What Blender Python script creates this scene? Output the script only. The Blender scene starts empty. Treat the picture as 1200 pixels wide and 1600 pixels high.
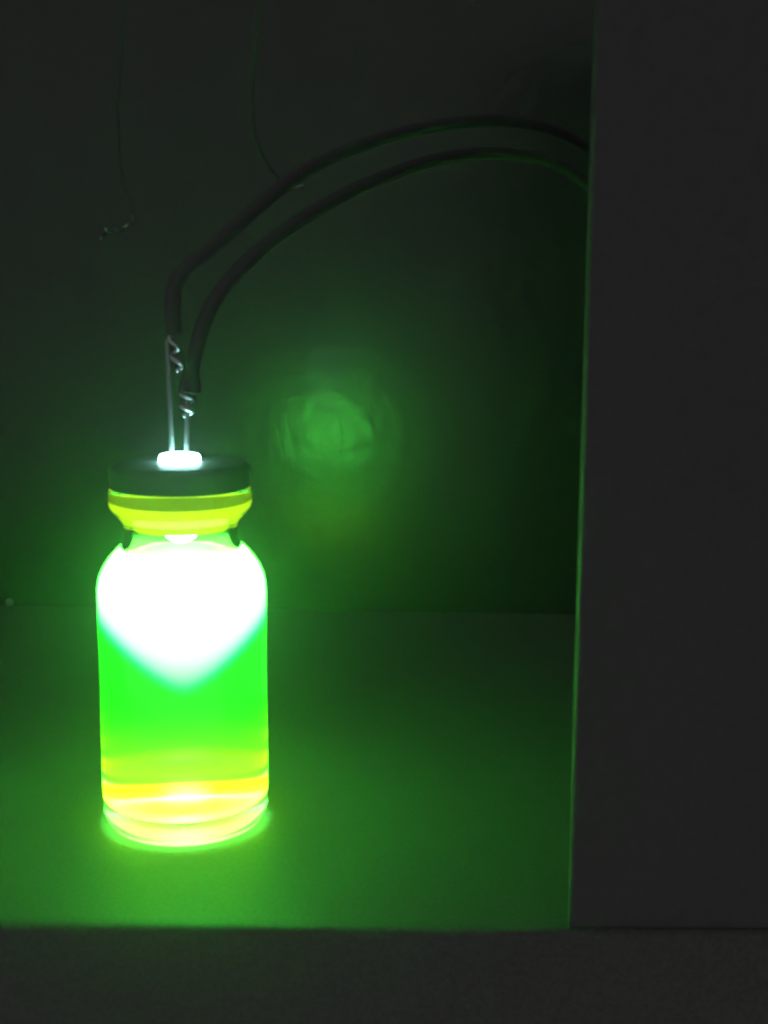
import bpy, bmesh, math, random
from mathutils import Vector, Matrix

random.seed(7)
scene = bpy.context.scene
C = scene.collection
MM = 0.001

# ---------------------------------------------------------------- camera
PITCH = math.radians(9.6)
ROLL = math.radians(0.35)
F_PX, PW, PH = 2100.0, 1200.0, 1600.0
cam_data = bpy.data.cameras.new('camera')
cam_data.sensor_fit = 'VERTICAL'
cam_data.sensor_height = 24.0
cam_data.lens = 24.0 * F_PX / PH
cam_data.clip_start = 0.005
cam_data.clip_end = 20.0
cam = bpy.data.objects.new('camera', cam_data)
C.objects.link(cam)
CAM = Vector((26.6, -173.4, 71.7)) * MM
cam.matrix_world = (Matrix.Translation(CAM) @
                    Matrix.Rotation(math.pi / 2 - PITCH, 4, 'X') @
                    Matrix.Rotation(ROLL, 4, 'Z'))
scene.camera = cam

# ---------------------------------------------------------------- world: even grey fill added to lift the blacks
world = bpy.data.worlds.new('World')
scene.world = world
world.use_nodes = True
bg = world.node_tree.nodes['Background']
bg.inputs['Color'].default_value = (1.0, 1.0, 1.0, 1)
bg.inputs['Strength'].default_value = 0.145

# ---------------------------------------------------------------- exposure / renderer
vs = scene.view_settings
scene.display_settings.display_device = 'sRGB'
vs.view_transform = 'Standard'
vs.look = 'None'
vs.exposure = 0.0
vs.gamma = 1.0
vs.use_curve_mapping = False
scene.render.engine = 'CYCLES'
cy = scene.cycles
cy.use_denoising = True
cy.max_bounces = 12
cy.transmission_bounces = 10
cy.diffuse_bounces = 2
cy.glossy_bounces = 4
cy.volume_bounces = 1
cy.caustics_refractive = True
cy.caustics_reflective = True
cy.blur_glossy = 0.0
cy.sample_clamp_indirect = 0.0
cy.use_guiding = False
cy.use_adaptive_sampling = True
cy.adaptive_threshold = 0.01
cy.adaptive_min_samples = 64
cy.filter_width = 2.8
cy.volume_step_rate = 1.5
cy.volume_max_steps = 64


# ---------------------------------------------------------------- helpers
def at(px, py, y_mm):
    """Point of the place at depth y_mm (mm behind the vial axis) seen at photo pixel px, py."""
    d = Vector(((px - PW / 2) / F_PX, -(py - PH / 2) / F_PX, -1.0))
    d = cam.matrix_world.to_3x3() @ d
    t = (y_mm * MM - CAM.y) / d.y
    return CAM + d * t


def obj(name, verts, faces, mat, parent=None, smooth=True, loc=None):
    me = bpy.data.meshes.new(name)
    me.from_pydata([tuple(v) for v in verts], [], faces)
    me.validate()
    if smooth:
        for p in me.polygons:
            p.use_smooth = True
    if mat:
        me.materials.append(mat)
    o = bpy.data.objects.new(name, me)
    C.objects.link(o)
    if parent:
        o.parent = parent
    if loc is not None:
        o.location = loc
    return o


def empty(name, loc=(0, 0, 0)):
    o = bpy.data.objects.new(name, None)
    o.empty_display_size = 0.005
    o.location = loc
    C.objects.link(o)
    return o


def tag(o, label=None, cat=None, group=None, kind=None):
    if label:
        o['label'] = label
    if cat:
        o['category'] = cat
    if group:
        o['group'] = group
    if kind:
        o['kind'] = kind
    return o


def fillet(prof, steps=6):
    """prof: list of (r, z, radius); rounds the corners with a radius."""
    out = []
    n = len(prof)
    for i, p in enumerate(prof):
        r = p[2] if len(p) > 2 else 0
        if r <= 0 or i in (0, n - 1):
            out.append((p[0], p[1]))
            continue
        a = Vector(prof[i - 1][:2]); b = Vector(p[:2]); c = Vector(prof[i + 1][:2])
        u = (a - b); v = (c - b)
        r_ = min(r, u.length * .48, v.length * .48)
        s = b + u.normalized() * r_
        e = b + v.normalized() * r_
        for k in range(steps + 1):
            t = k / steps
            q = s * (1 - t) ** 2 + b * 2 * t * (1 - t) + e * t * t
            out.append((q.x, q.y))
    return out


def lathe(prof, seg=96, wobble=0.0):
    """Profile (r, z) in mm -> verts (m), faces. Profile that runs up the outside gives outward normals."""
    verts, faces, rings = [], [], []
    for (r, z) in prof:
        if r < 1e-6:
            rings.append([len(verts)])
            verts.append(Vector((0, 0, z)) * MM)
        else:
            ring = []
            for k in range(seg):
                a = 2 * math.pi * k / seg
                rr = r * (1 + wobble * math.sin(3 * a + z * .7))
                ring.append(len(verts))
                verts.append(Vector((rr * math.cos(a), rr * math.sin(a), z)) * MM)
            rings.append(ring)
    for A, B in zip(rings[:-1], rings[1:]):
        if len(A) == 1 and len(B) == 1:
            continue
        for k in range(seg):
            k2 = (k + 1) % seg
            if len(A) == 1:
                faces.append((A[0], B[k2], B[k]))
            elif len(B) == 1:
                faces.append((A[k], A[k2], B[0]))
            else:
                faces.append((A[k], A[k2], B[k2], B[k]))
    return verts, faces


def catmull(pts, sub=8):
    pts = [Vector(p) for p in pts]
    P = [pts[0] * 2 - pts[1]] + pts + [pts[-1] * 2 - pts[-2]]
    out = []
    for i in range(1, len(P) - 2):
        a, b, c, d = P[i - 1], P[i], P[i + 1], P[i + 2]
        for k in range(sub):
            t = k / sub
            out.append(.5 * ((2 * b) + (c - a) * t + (2 * a - 5 * b + 4 * c - d) * t * t
                             + (3 * b - a - 3 * c + d) * t ** 3))
    out.append(P[-2])
    return out


def tube(path, rad, seg=14):
    """rad: metres, number or list along the path. Closed ends, slightly domed."""
    n = len(path)
    rads = rad if isinstance(rad, (list, tuple)) else [rad] * n
    verts, faces = [], []
    prev = None
    for i in range(n):
        t = (path[min(i + 1, n - 1)] - path[max(i - 1, 0)]).normalized()
        if prev is None:
            u = t.orthogonal().normalized()
        else:
            u = (prev - t * prev.dot(t)).normalized()
        prev = u
        w = t.cross(u)
        for k in range(seg):
            a = 2 * math.pi * k / seg
            verts.append(path[i] + (u * math.cos(a) + w * math.sin(a)) * rads[i])
    for i in range(n - 1):
        for k in range(seg):
            k2 = (k + 1) % seg
            faces.append((i * seg + k, i * seg + k2, (i + 1) * seg + k2, (i + 1) * seg + k))
    for end in (0, n - 1):
        t = (path[1] - path[0]).normalized() * -1 if end == 0 else (path[-1] - path[-2]).normalized()
        c = len(verts)
        verts.append(path[end] + t * rads[end] * .35)
        for k in range(seg):
            k2 = (k + 1) % seg
            faces.append((c, end * seg + k2, end * seg + k) if end == 0 else (c, end * seg + k, end * seg + k2))
    return verts, faces


def rounded_box(sx, sy, sz, bevel, seg=3):
    bm = bmesh.new()
    bmesh.ops.create_cube(bm, size=1)
    for v in bm.verts:
        v.co = Vector((v.co.x * sx, v.co.y * sy, (v.co.z + .5) * sz))
    bmesh.ops.bevel(bm, geom=bm.edges[:], offset=bevel, segments=seg, profile=.5, affect='EDGES')
    bm.verts.index_update()
    verts = [v.co.copy() for v in bm.verts]
    faces = [tuple(v.index for v in f.verts) for f in bm.faces]
    bm.free()
    return verts, faces


# ---------------------------------------------------------------- materials
def new_mat(name):
    m = bpy.data.materials.new(name)
    m.use_nodes = True
    nt = m.node_tree
    nt.nodes.clear()
    out = nt.nodes.new('ShaderNodeOutputMaterial')
    return m, nt, out


def N(nt, kind, **kw):
    n = nt.nodes.new(kind)
    for k, v in kw.items():
        setattr(n, k, v)
    return n


def math_node(nt, op, a, b=None, c=None, clamp=False):
    n = nt.nodes.new('ShaderNodeMath')
    n.operation = op
    n.use_clamp = clamp
    for i, v in enumerate((a, b, c)):
        if v is None:
            continue
        if isinstance(v, (int, float)):
            n.inputs[i].default_value = v
        else:
            nt.links.new(v, n.inputs[i])
    return n.outputs[0]


def principled(name, col, rough, spec=.5, metal=0.0, bump=None, grain=None, coat=0, coat_rough=.1):
    m, nt, out = new_mat(name)
    b = N(nt, 'ShaderNodeBsdfPrincipled')
    b.inputs['Base Color'].default_value = (*col, 1)
    b.inputs['Roughness'].default_value = rough
    b.inputs['Specular IOR Level'].default_value = spec
    b.inputs['Metallic'].default_value = metal
    b.inputs['Coat Weight'].default_value = coat
    b.inputs['Coat Roughness'].default_value = coat_rough
    nt.links.new(b.outputs[0], out.inputs['Surface'])
    tc = N(nt, 'ShaderNodeTexCoord')
    if grain:
        scale, amt = grain
        no = N(nt, 'ShaderNodeTexNoise')
        no.inputs['Scale'].default_value = scale
        no.inputs['Detail'].default_value = 5
        no.inputs['Roughness'].default_value = .65
        nt.links.new(tc.outputs['Object'], no.inputs['Vector'])
        mix = N(nt, 'ShaderNodeMixRGB', blend_type='MIX')
        mix.inputs[1].default_value = (*[c * (1 - amt) for c in col], 1)
        mix.inputs[2].default_value = (*[c * (1 + amt) for c in col], 1)
        nt.links.new(no.outputs['Fac'], mix.inputs[0])
        nt.links.new(mix.outputs[0], b.inputs['Base Color'])
    if bump:
        scale, strength, dist = bump
        no = N(nt, 'ShaderNodeTexNoise')
        no.inputs['Scale'].default_value = scale
        no.inputs['Detail'].default_value = 3
        nt.links.new(tc.outputs['Object'], no.inputs['Vector'])
        bp = N(nt, 'ShaderNodeBump')
        bp.inputs['Strength'].default_value = strength
        bp.inputs['Distance'].default_value = dist
        nt.links.new(no.outputs['Fac'], bp.inputs['Height'])
        nt.links.new(bp.outputs[0], b.inputs['Normal'])
        nt.links.new(bp.outputs[0], b.inputs['Coat Normal'])
    return m


M_WALL = principled('dark_lacquer', (.026, .027, .026), .30, spec=.6, coat=.32, coat_rough=.17,
                    bump=(240, .26, .0004), grain=(900, .5))
M_TABLE = principled('table_laminate', (.078, .078, .075), .55, spec=.3,
                     bump=(1800, .12, .0002), grain=(1900, .7))
M_RUBBER = principled('grey_rubber', (.075, .082, .080), .5, spec=.4, bump=(1500, .1, .0001))
M_INSUL = principled('black_insulation', (.088, .083, .088), .85, spec=.05)
M_METAL = principled('tinned_wire', (.55, .55, .58), .3, metal=1.0)
M_LEAD = principled('led_lead_steel', (.34, .35, .36), .58, metal=1.0, bump=(1500, .2, .0001))
M_PANEL = principled('dark_casing', (.078, .078, .078), .6, spec=.2, grain=(600, .3))
M_CABLE = principled('thin_black_cable', (.085, .085, .085), .85, spec=.05)


def mat_glass():
    m, nt, out = new_mat('clear_glass')
    g = N(nt, 'ShaderNodeBsdfGlass')
    g.inputs['Color'].default_value = (.985, 1, .985, 1)
    g.inputs['IOR'].default_value = 1.5
    tc = N(nt, 'ShaderNodeTexCoord')                 # the underside of the base is stippled
    sep = N(nt, 'ShaderNodeSeparateXYZ')
    nt.links.new(tc.outputs['Object'], sep.inputs[0])
    mr = N(nt, 'ShaderNodeMapRange')
    mr.inputs['From Min'].default_value = .0013
    mr.inputs['From Max'].default_value = .0006
    mr.inputs['To Max'].default_value = .55
    nt.links.new(sep.outputs[2], mr.inputs['Value'])
    nt.links.new(mr.outputs['Result'], g.inputs['Roughness'])
    nt.links.new(g.outputs[0], out.inputs['Surface'])
    return m


def mat_plug(name, tr, df):
    m, nt, out = new_mat(name)
    t = N(nt, 'ShaderNodeBsdfTranslucent')
    t.inputs['Color'].default_value = (*tr, 1)
    d = N(nt, 'ShaderNodeBsdfDiffuse')
    d.inputs['Color'].default_value = (*df, 1)
    mx = N(nt, 'ShaderNodeMixShader')
    mx.inputs[0].default_value = .35
    nt.links.new(t.outputs[0], mx.inputs[1])
    nt.links.new(d.outputs[0], mx.inputs[2])
    nt.links.new(mx.outputs[0], out.inputs['Surface'])
    return m


def mat_led():
    m, nt, out = new_mat('lit_led_epoxy')
    e = N(nt, 'ShaderNodeEmission')
    e.inputs['Color'].default_value = (.45, 1.0, .92, 1)
    e.inputs['Strength'].default_value = 24.0
    nt.links.new(e.outputs[0], out.inputs['Surface'])
    return m


HAZE, HAZE_G = 0.33, 0.92
LEVEL = 37.3      # liquid surface, mm above the table


def mat_liquid():
    """Fluorescent dye: the light it gives off per length, brightest under the lamp, with glow added near the bottom."""
    m, nt, out = new_mat('fluorescent_dye')
    tc = N(nt, 'ShaderNodeTexCoord')
    sep = N(nt, 'ShaderNodeSeparateXYZ')
    nt.links.new(tc.outputs['Object'], sep.inputs[0])
    x, y = sep.outputs[0], sep.outputs[1]
    z = math_node(nt, 'MULTIPLY', sep.outputs[2], 1000.0)
    rho = math_node(nt, 'SQRT', math_node(nt, 'ADD', math_node(nt, 'MULTIPLY', x, x), math_node(nt, 'MULTIPLY', y, y)))
    rho = math_node(nt, 'MULTIPLY', rho, 1000.0)
    # surface
    g = N(nt, 'ShaderNodeBsdfGlass')
    g.inputs['Roughness'].default_value = 0.0
    top = math_node(nt, 'GREATER_THAN', z, LEVEL - .02)
    nt.links.new(math_node(nt, 'MULTIPLY_ADD', top, 1.333 - .889, .889), g.inputs['IOR'])
    nt.links.new(g.outputs[0], out.inputs['Surface'])
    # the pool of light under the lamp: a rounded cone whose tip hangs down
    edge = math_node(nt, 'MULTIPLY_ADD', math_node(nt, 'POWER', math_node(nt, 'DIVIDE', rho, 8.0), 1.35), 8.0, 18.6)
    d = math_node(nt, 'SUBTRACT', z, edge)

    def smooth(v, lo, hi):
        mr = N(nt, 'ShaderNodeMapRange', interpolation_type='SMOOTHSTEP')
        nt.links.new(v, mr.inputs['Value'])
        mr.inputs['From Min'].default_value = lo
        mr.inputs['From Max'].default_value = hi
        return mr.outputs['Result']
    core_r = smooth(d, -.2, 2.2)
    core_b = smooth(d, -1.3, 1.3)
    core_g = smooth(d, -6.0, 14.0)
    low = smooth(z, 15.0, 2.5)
    foot = smooth(z, 4.0, 3.45)                       # glow added to the dye where the beam lands on the bottom
    spot = math_node(nt, 'MULTIPLY', smooth(z, 7.0, 3.6), smooth(rho, 3.5, .3))  # white-hot centre of that landing, put in as emission
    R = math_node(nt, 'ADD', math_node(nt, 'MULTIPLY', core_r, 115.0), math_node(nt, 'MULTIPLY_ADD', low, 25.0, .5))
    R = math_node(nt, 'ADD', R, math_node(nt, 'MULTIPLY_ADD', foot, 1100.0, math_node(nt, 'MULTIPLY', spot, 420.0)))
    G = math_node(nt, 'MULTIPLY_ADD', core_g, 1750.0, math_node(nt, 'MULTIPLY_ADD', foot, 1500.0, math_node(nt, 'MULTIPLY_ADD', smooth(z, 13.0, 4.0), 420.0, 90.0)))  # the low green term is added so the base lights the table
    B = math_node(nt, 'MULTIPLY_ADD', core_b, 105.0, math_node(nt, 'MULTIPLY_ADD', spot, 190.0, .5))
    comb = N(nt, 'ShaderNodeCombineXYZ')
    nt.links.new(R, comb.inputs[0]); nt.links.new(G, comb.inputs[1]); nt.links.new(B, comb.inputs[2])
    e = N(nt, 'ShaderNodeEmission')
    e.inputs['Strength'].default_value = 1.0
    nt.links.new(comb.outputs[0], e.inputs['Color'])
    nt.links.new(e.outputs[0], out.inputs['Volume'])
    return m


M_GLASS, M_LED, M_LIQUID = mat_glass(), mat_led(), mat_liquid()
M_PLUG = mat_plug('yellow_glow_rubber', (.34, .25, .002), (.30, .25, .015))  # translucent rubber with the yellow of the glow put into its colour
M_PLUG_DIM = mat_plug('dim_glow_rubber', (.075, .06, .001), (.17, .15, .012))  # same plug, coloured darker to show a dimmer glow

# ---------------------------------------------------------------- setting: table and wall
WALL_Y = 119.0
WALL_YAW = 2.4

# table: slab whose front edge is a little bowed, edges rounded
front = [(-700, -30.0), (-120, -29.0), (-55, -30.2), (-30, -31.0), (0, -31.6), (40, -32.0), (80, -31.8), (130, -31.2), (700, -30.0)]
pts = []
for (a0, b0), (a1, b1) in zip(front[:-1], front[1:]):
    for q in range(6):
        pts.append(Vector((a0 + (a1 - a0) * q / 6, b0 + (b1 - b0) * q / 6 + random.uniform(-.05, .05), 0)))
pts.append(Vector((front[-1][0], front[-1][1], 0)))
tv, tf = [], []
edge_prof = [(260, -.0), (2.5, 0), (1.2, -.02), (.45, -.22), (.08, -.6), (0, -1.1), (0, -40.0), (260, -40.0)]
for p in pts:
    for (dy, z) in edge_prof:
        tv.append(Vector((p.x, (p.y + dy if dy < 100 else 230.0), z)) * MM)
k = len(edge_prof)
for i in range(len(pts) - 1):
    for j in range(k - 1):
        tf.append((i * k + j, i * k + j + 1, (i + 1) * k + j + 1, (i + 1) * k + j))
table = obj('table_top', tv, tf, M_TABLE)
tag(table, 'dark speckled table top lit green around the glowing vial', 'table', kind='structure')

wv, wf = rounded_box(1.4, .018, .62, .0008, 2)
wall = obj('wall', wv, wf, M_WALL, smooth=False)
wall.location = Vector((0, WALL_Y + 9.0, -3.0)) * MM
wall.rotation_euler = (-math.radians(.9), 0, -math.radians(WALL_YAW))
tag(wall, 'dark glossy panel wall behind the vial with a round green reflection', 'wall', kind='structure')

# ---------------------------------------------------------------- glass vial
inner_sh = [(9.95, 32.2), (9.75, 33.6), (9.2, 34.9), (8.3, 36.1)]
outer = fillet([(0, 1.0), (5.0, .75, 2), (8.6, .0, .8), (9.9, .0, 1.0), (11.0, 1.7, 1.9), (11.08, 5), (11.1, 31.5)], 6)
outer += [(11.05, 32.6), (10.8, 33.9), (10.3, 35.1), (9.5, 36.3), (8.6, 37.3), (7.9, 38.0), (7.5, 38.7)]
outer += fillet([(7.4, 39.3), (7.4, 41.0, .8), (9.3, 42.9, .8), (9.3, 45.3, .5), (8.7, 45.5)], 5)
outer += [(6.9, 45.5), (6.3, 45.5)]
bore = [(6.3, 41.4), (6.3, 39.2), (6.4, 38.6), (6.75, 37.9), (7.25, LEVEL)]   # above it the plug wets the glass
gv, gf = lathe(outer, 128)
bv, bf = lathe(bore, 128)
gf += [tuple(i + len(gv) for i in q) for q in bf]
gv += bv
vial = empty('glass_vial')
obj('bottle_body', gv, gf, M_GLASS, vial)
tag(vial, 'clear glass vial with rounded shoulders and thick lip standing on the table', 'vial')

# liquid: fills the vial up to the foot of the neck, touches the glass
liq = fillet([(0, 3.6), (6.0, 3.15, 2.5), (9.3, 3.05, 1.3), (9.92, 4.9, 1.3), (9.95, 8), (9.95, 32.2)], 7)
liq += [(9.75, 33.6), (9.2, 34.9), (8.3, 36.1), (7.25, LEVEL), (6.6, LEVEL), (0, LEVEL)]
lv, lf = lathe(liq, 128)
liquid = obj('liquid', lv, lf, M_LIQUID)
tag(liquid, 'glowing fluorescent liquid filling the vial, white above, green below', 'liquid')

# ---------------------------------------------------------------- rubber stopper
stopper = empty('stopper', (0, 0, 45.5 * MM))
Z0 = 45.52


def rel(prof):
    return [(r, z - 45.5) for r, z in prof]


fl = fillet([(2.62, Z0 + .9), (2.62, Z0), (9.1, Z0, .35), (9.2, Z0 + 2.8, .6), (8.4, Z0 + 3.25, .5), (2.75, Z0 + 3.25, .2), (2.62, Z0 + 2.4), (2.62, Z0 + .9)], 5)
v, f = lathe(rel(fl), 96)
obj('flange', v, f, M_RUBBER, stopper)
pl = fillet([(2.62, 40.1), (5.4, 40.1, .5), (6.3, 41.4), (6.3, 43.5)], 4)
v, f = lathe(rel(pl), 96)
tag(obj('plug', v, f, M_PLUG, stopper), 'translucent plug lit from inside, its yellow glow put into the colour')
v, f = lathe(rel([(6.3, 43.5), (6.3, 45.5)]), 96)
tag(obj('plug_dim_band', v, f, M_PLUG_DIM, stopper), 'upper band of the plug, its dimmer glow put into the colour')
tag(stopper, 'round dark rubber stopper pressed into the mouth of the vial', 'stopper')

# ---------------------------------------------------------------- LED pushed through the stopper
led = empty('led_lamp', (0, 0, 48 * MM))
body = [(0, 38.3), (.9, 38.5), (1.7, 39.1), (2.2, 39.9), (2.45, 41.0), (2.5, 42), (2.5, 48.75)]
body += fillet([(2.5, 48.8), (2.72, 48.8, .1), (2.65, 49.75, .4), (1.9, 49.9), (0, 49.9)], 4)
v, f = lathe([(r, z - 48) for r, z in body], 64)
tag(obj('lens', v, f, M_LED, led), 'white-hot lit epoxy body with a flat collar')
LX = Vector((-1.1, .3, 0)) * MM
RX = Vector((.95, -.3, 0)) * MM


def lead(base, z1, bend):
    p = [base + Vector((0, 0, 49.85 - 48)) * MM, base + Vector((.05, 0, 52 - 48)) * MM,
         base + bend * .5 * MM + Vector((0, 0, (49 + z1) / 2 - 48)) * MM,
         base + bend * MM + Vector((0, 0, z1 - 48)) * MM]
    v, f = tube(catmull(p, 6), .33 * MM, 8)
    return obj('lead', v, f, M_LEAD, led)


lead(LX, 64.6, Vector((-.25, .1, 0)))
lead(RX, 60.0, Vector((.35, .1, 0)))
tag(led, 'lit light-emitting diode with two steel leads stuck through the stopper', 'lamp')

# ---------------------------------------------------------------- the two wires
def helix(c0, c1, r0, r1, turns, n=16, ph=0.0, squash=.8):
    out = []
    m = int(turns * n)
    for i in range(m + 1):
        t = i / m
        a = ph + 2 * math.pi * turns * t
        c = c0.lerp(c1, t)
        r = r0 + (r1 - r0) * t
        out.append(c + Vector((math.cos(a) * r, math.sin(a) * r * squash, 0)) * MM)
    return out


def wire(name, path_px, radii, strand, label):
    root_pos = at(*path_px[0])
    w = empty(name, root_pos)
    path = catmull([at(*p) - root_pos for p in path_px], 8)
    n = len(path)
    rr = []
    for i in range(n):
        s = i / (n - 1) * (len(radii) - 1)
        j = min(int(s), len(radii) - 2)
        rr.append((radii[j] + (radii[j + 1] - radii[j]) * (s - j)) * MM)
    v, f = tube(path, rr, 16)
    obj('insulation', v, f, M_INSUL, w)
    v, f = tube([p - root_pos for p in strand], .31 * MM, 8)
    obj('bare_strand', v, f, M_METAL, w)
    tag(w, label, 'wire', 'wires feeding the lamp')
    return w


# right-hand wire: soldered low on the short lead, arches away to the right
pr = [(297, 613, 0), (298, 596, 0), (301, 575, .2), (306, 548, .6), (316, 512, 1.5), (333, 474, 3), (362, 434, 5), (398, 398, 8),
      (444, 361, 13), (500, 325, 20), (580, 284, 30), (690, 248, 44), (800, 240, 58), (880, 262, 68), (940, 310, 76), (985, 380, 80), (1010, 470, 82)]
rr = [1.4, 1.3, .85, .95, 1.0] + [1.0] * 12
sr = helix(Vector((1.25, -.2, 58.4)) * MM, Vector((1.1, -.25, 54.8)) * MM, .95, .65, 2.3, ph=.6)
wire('lead_wire', pr, rr, sr, 'black insulated wire twisted onto the shorter lead, lower of the two arches')
# left-hand wire: ends higher, straight up then bends over
plw = [(272, 521, 1), (270, 500, 1.1), (270, 470, 1.5), (275, 442, 2.4), (296, 416, 4), (327, 390, 6.5), (364, 358, 10), (402, 324, 14),
       (450, 286, 20), (530, 240, 30), (650, 203, 44), (780, 188, 58), (880, 208, 70), (950, 262, 80), (1000, 350, 86), (1030, 450, 88)]
rl = [1.0, 1.05, 1.1] + [1.0] * 13
sl = helix(Vector((-.7, 0, 65.0)) * MM, Vector((.15, -.2, 60.6)) * MM, .35, .8, 2.0, ph=2.2)
wire('lead_wire', plw, rl, sl, 'black insulated wire joined to the longer lead, upper of the two arches')

# ---------------------------------------------------------------- dark box at the right: its side is seen almost edge-on
A = at(906, 850, -31.0); B = at(902, 850, 58.0)
BX_H, BX_W = 132 * MM, 130 * MM
bo = Vector((A.x, A.y, .05 * MM))
bm = bmesh.new()
foot_print = [Vector((0, 0, 0)), Vector((BX_W, 0, 0)), Vector((BX_W + .006, B.y - A.y, 0)), Vector((B.x - A.x, B.y - A.y, 0))]
lo = [bm.verts.new(p) for p in foot_print]
hi = [bm.verts.new(p + Vector((0, 0, BX_H))) for p in foot_print]
bm.faces.new(lo[::-1]); bm.faces.new(hi)
for i in range(4):
    j = (i + 1) % 4
    bm.faces.new((lo[i], lo[j], hi[j], hi[i]))
bmesh.ops.bevel(bm, geom=[e for e in bm.edges if abs((e.verts[0].co - e.verts[1].co).z) > .01], offset=.7 * MM, segments=4, profile=.5, affect='EDGES')
bm.verts.index_update()
bv_ = [p.co.copy() for p in bm.verts]
bf_ = [tuple(q.index for q in fa.verts) for fa in bm.faces]
bm.free()
box = obj('dark_box', bv_, bf_, M_PANEL, smooth=False, loc=bo)
tag(box, 'large dark box at right, almost black, a green line along its side', 'box')

# ---------------------------------------------------------------- small screw head low on the wall
WN = Vector((math.sin(math.radians(WALL_YAW)), math.cos(math.radians(WALL_YAW)), 0))


def on_wall(px, py):
    d = at(px, py, 50.0) - CAM
    t = (WALL_Y * MM * WN.y - CAM.dot(WN)) / d.dot(WN)
    return CAM + d * t


sp = on_wall(15, 941)
v, f = lathe(fillet([(1.0, 0), (1.0, .25, .2), (.55, .7, .3), (.3, .7), (.25, .35), (0, .35)], 4), 24)
screw = obj('screw', v, f, M_LEAD, loc=sp)
screw.rotation_euler = (math.pi / 2, 0, -math.radians(WALL_YAW))
tag(screw, 'tiny metal screw head low on the wall at the left edge', 'screw')

# ---------------------------------------------------------------- faint cables hanging behind
def cable(name, path_px, bare_px, r, label):
    p0 = at(*path_px[0])
    w = empty(name, p0)
    v, f = tube(catmull([at(*p) - p0 for p in path_px], 6), r * MM, 10)
    obj('sheath', v, f, M_CABLE, w)
    v, f = tube(catmull([at(*p) - p0 for p in bare_px], 6), r * .8 * MM, 8)
    obj('bare_end', v, f, M_METAL, w)
    tag(w, label, 'cable', 'cables hanging in the dark')
    return w


cable('hanging_cable', [(196, -60, 80), (190, 60, 84), (184, 180, 88), (190, 270, 92), (203, 318, 92), (208, 338, 91)],
      [(208, 336, 91), (206, 347, 89), (196, 354, 87), (188, 361, 90), (180, 358, 92), (172, 362, 90), (165, 358, 88), (164, 366, 91), (158, 373, 88)],
      .34, 'thin dark cable with a crumpled bare end hanging at upper left')
cable('hanging_cable', [(410, -60, 70), (400, 60, 74), (394, 150, 78), (396, 200, 80), (408, 240, 82), (432, 277, 84), (452, 290, 86)],
      [(451, 290, 86), (462, 293, 87), (474, 290, 88)],
      .36, 'thin dark cable curving down above the two lamp wires')

# ---------------------------------------------------------------- added haze that imitates the glow around the vial
hv, hf = rounded_box(1.7, 1.3, 1.8, .001, 1)
m, nt, out = new_mat('added_glow_haze')
pv = N(nt, 'ShaderNodeVolumePrincipled')
pv.inputs['Color'].default_value = (.95, .95, .95, 1)
pv.inputs['Density'].default_value = HAZE
pv.inputs['Anisotropy'].default_value = HAZE_G
nt.links.new(pv.outputs[0], out.inputs['Volume'])
glow_haze = obj('glow_haze', hv, hf, m, smooth=False)
glow_haze.location = (0, 0, -1.04)
tag(glow_haze, kind='stuff')
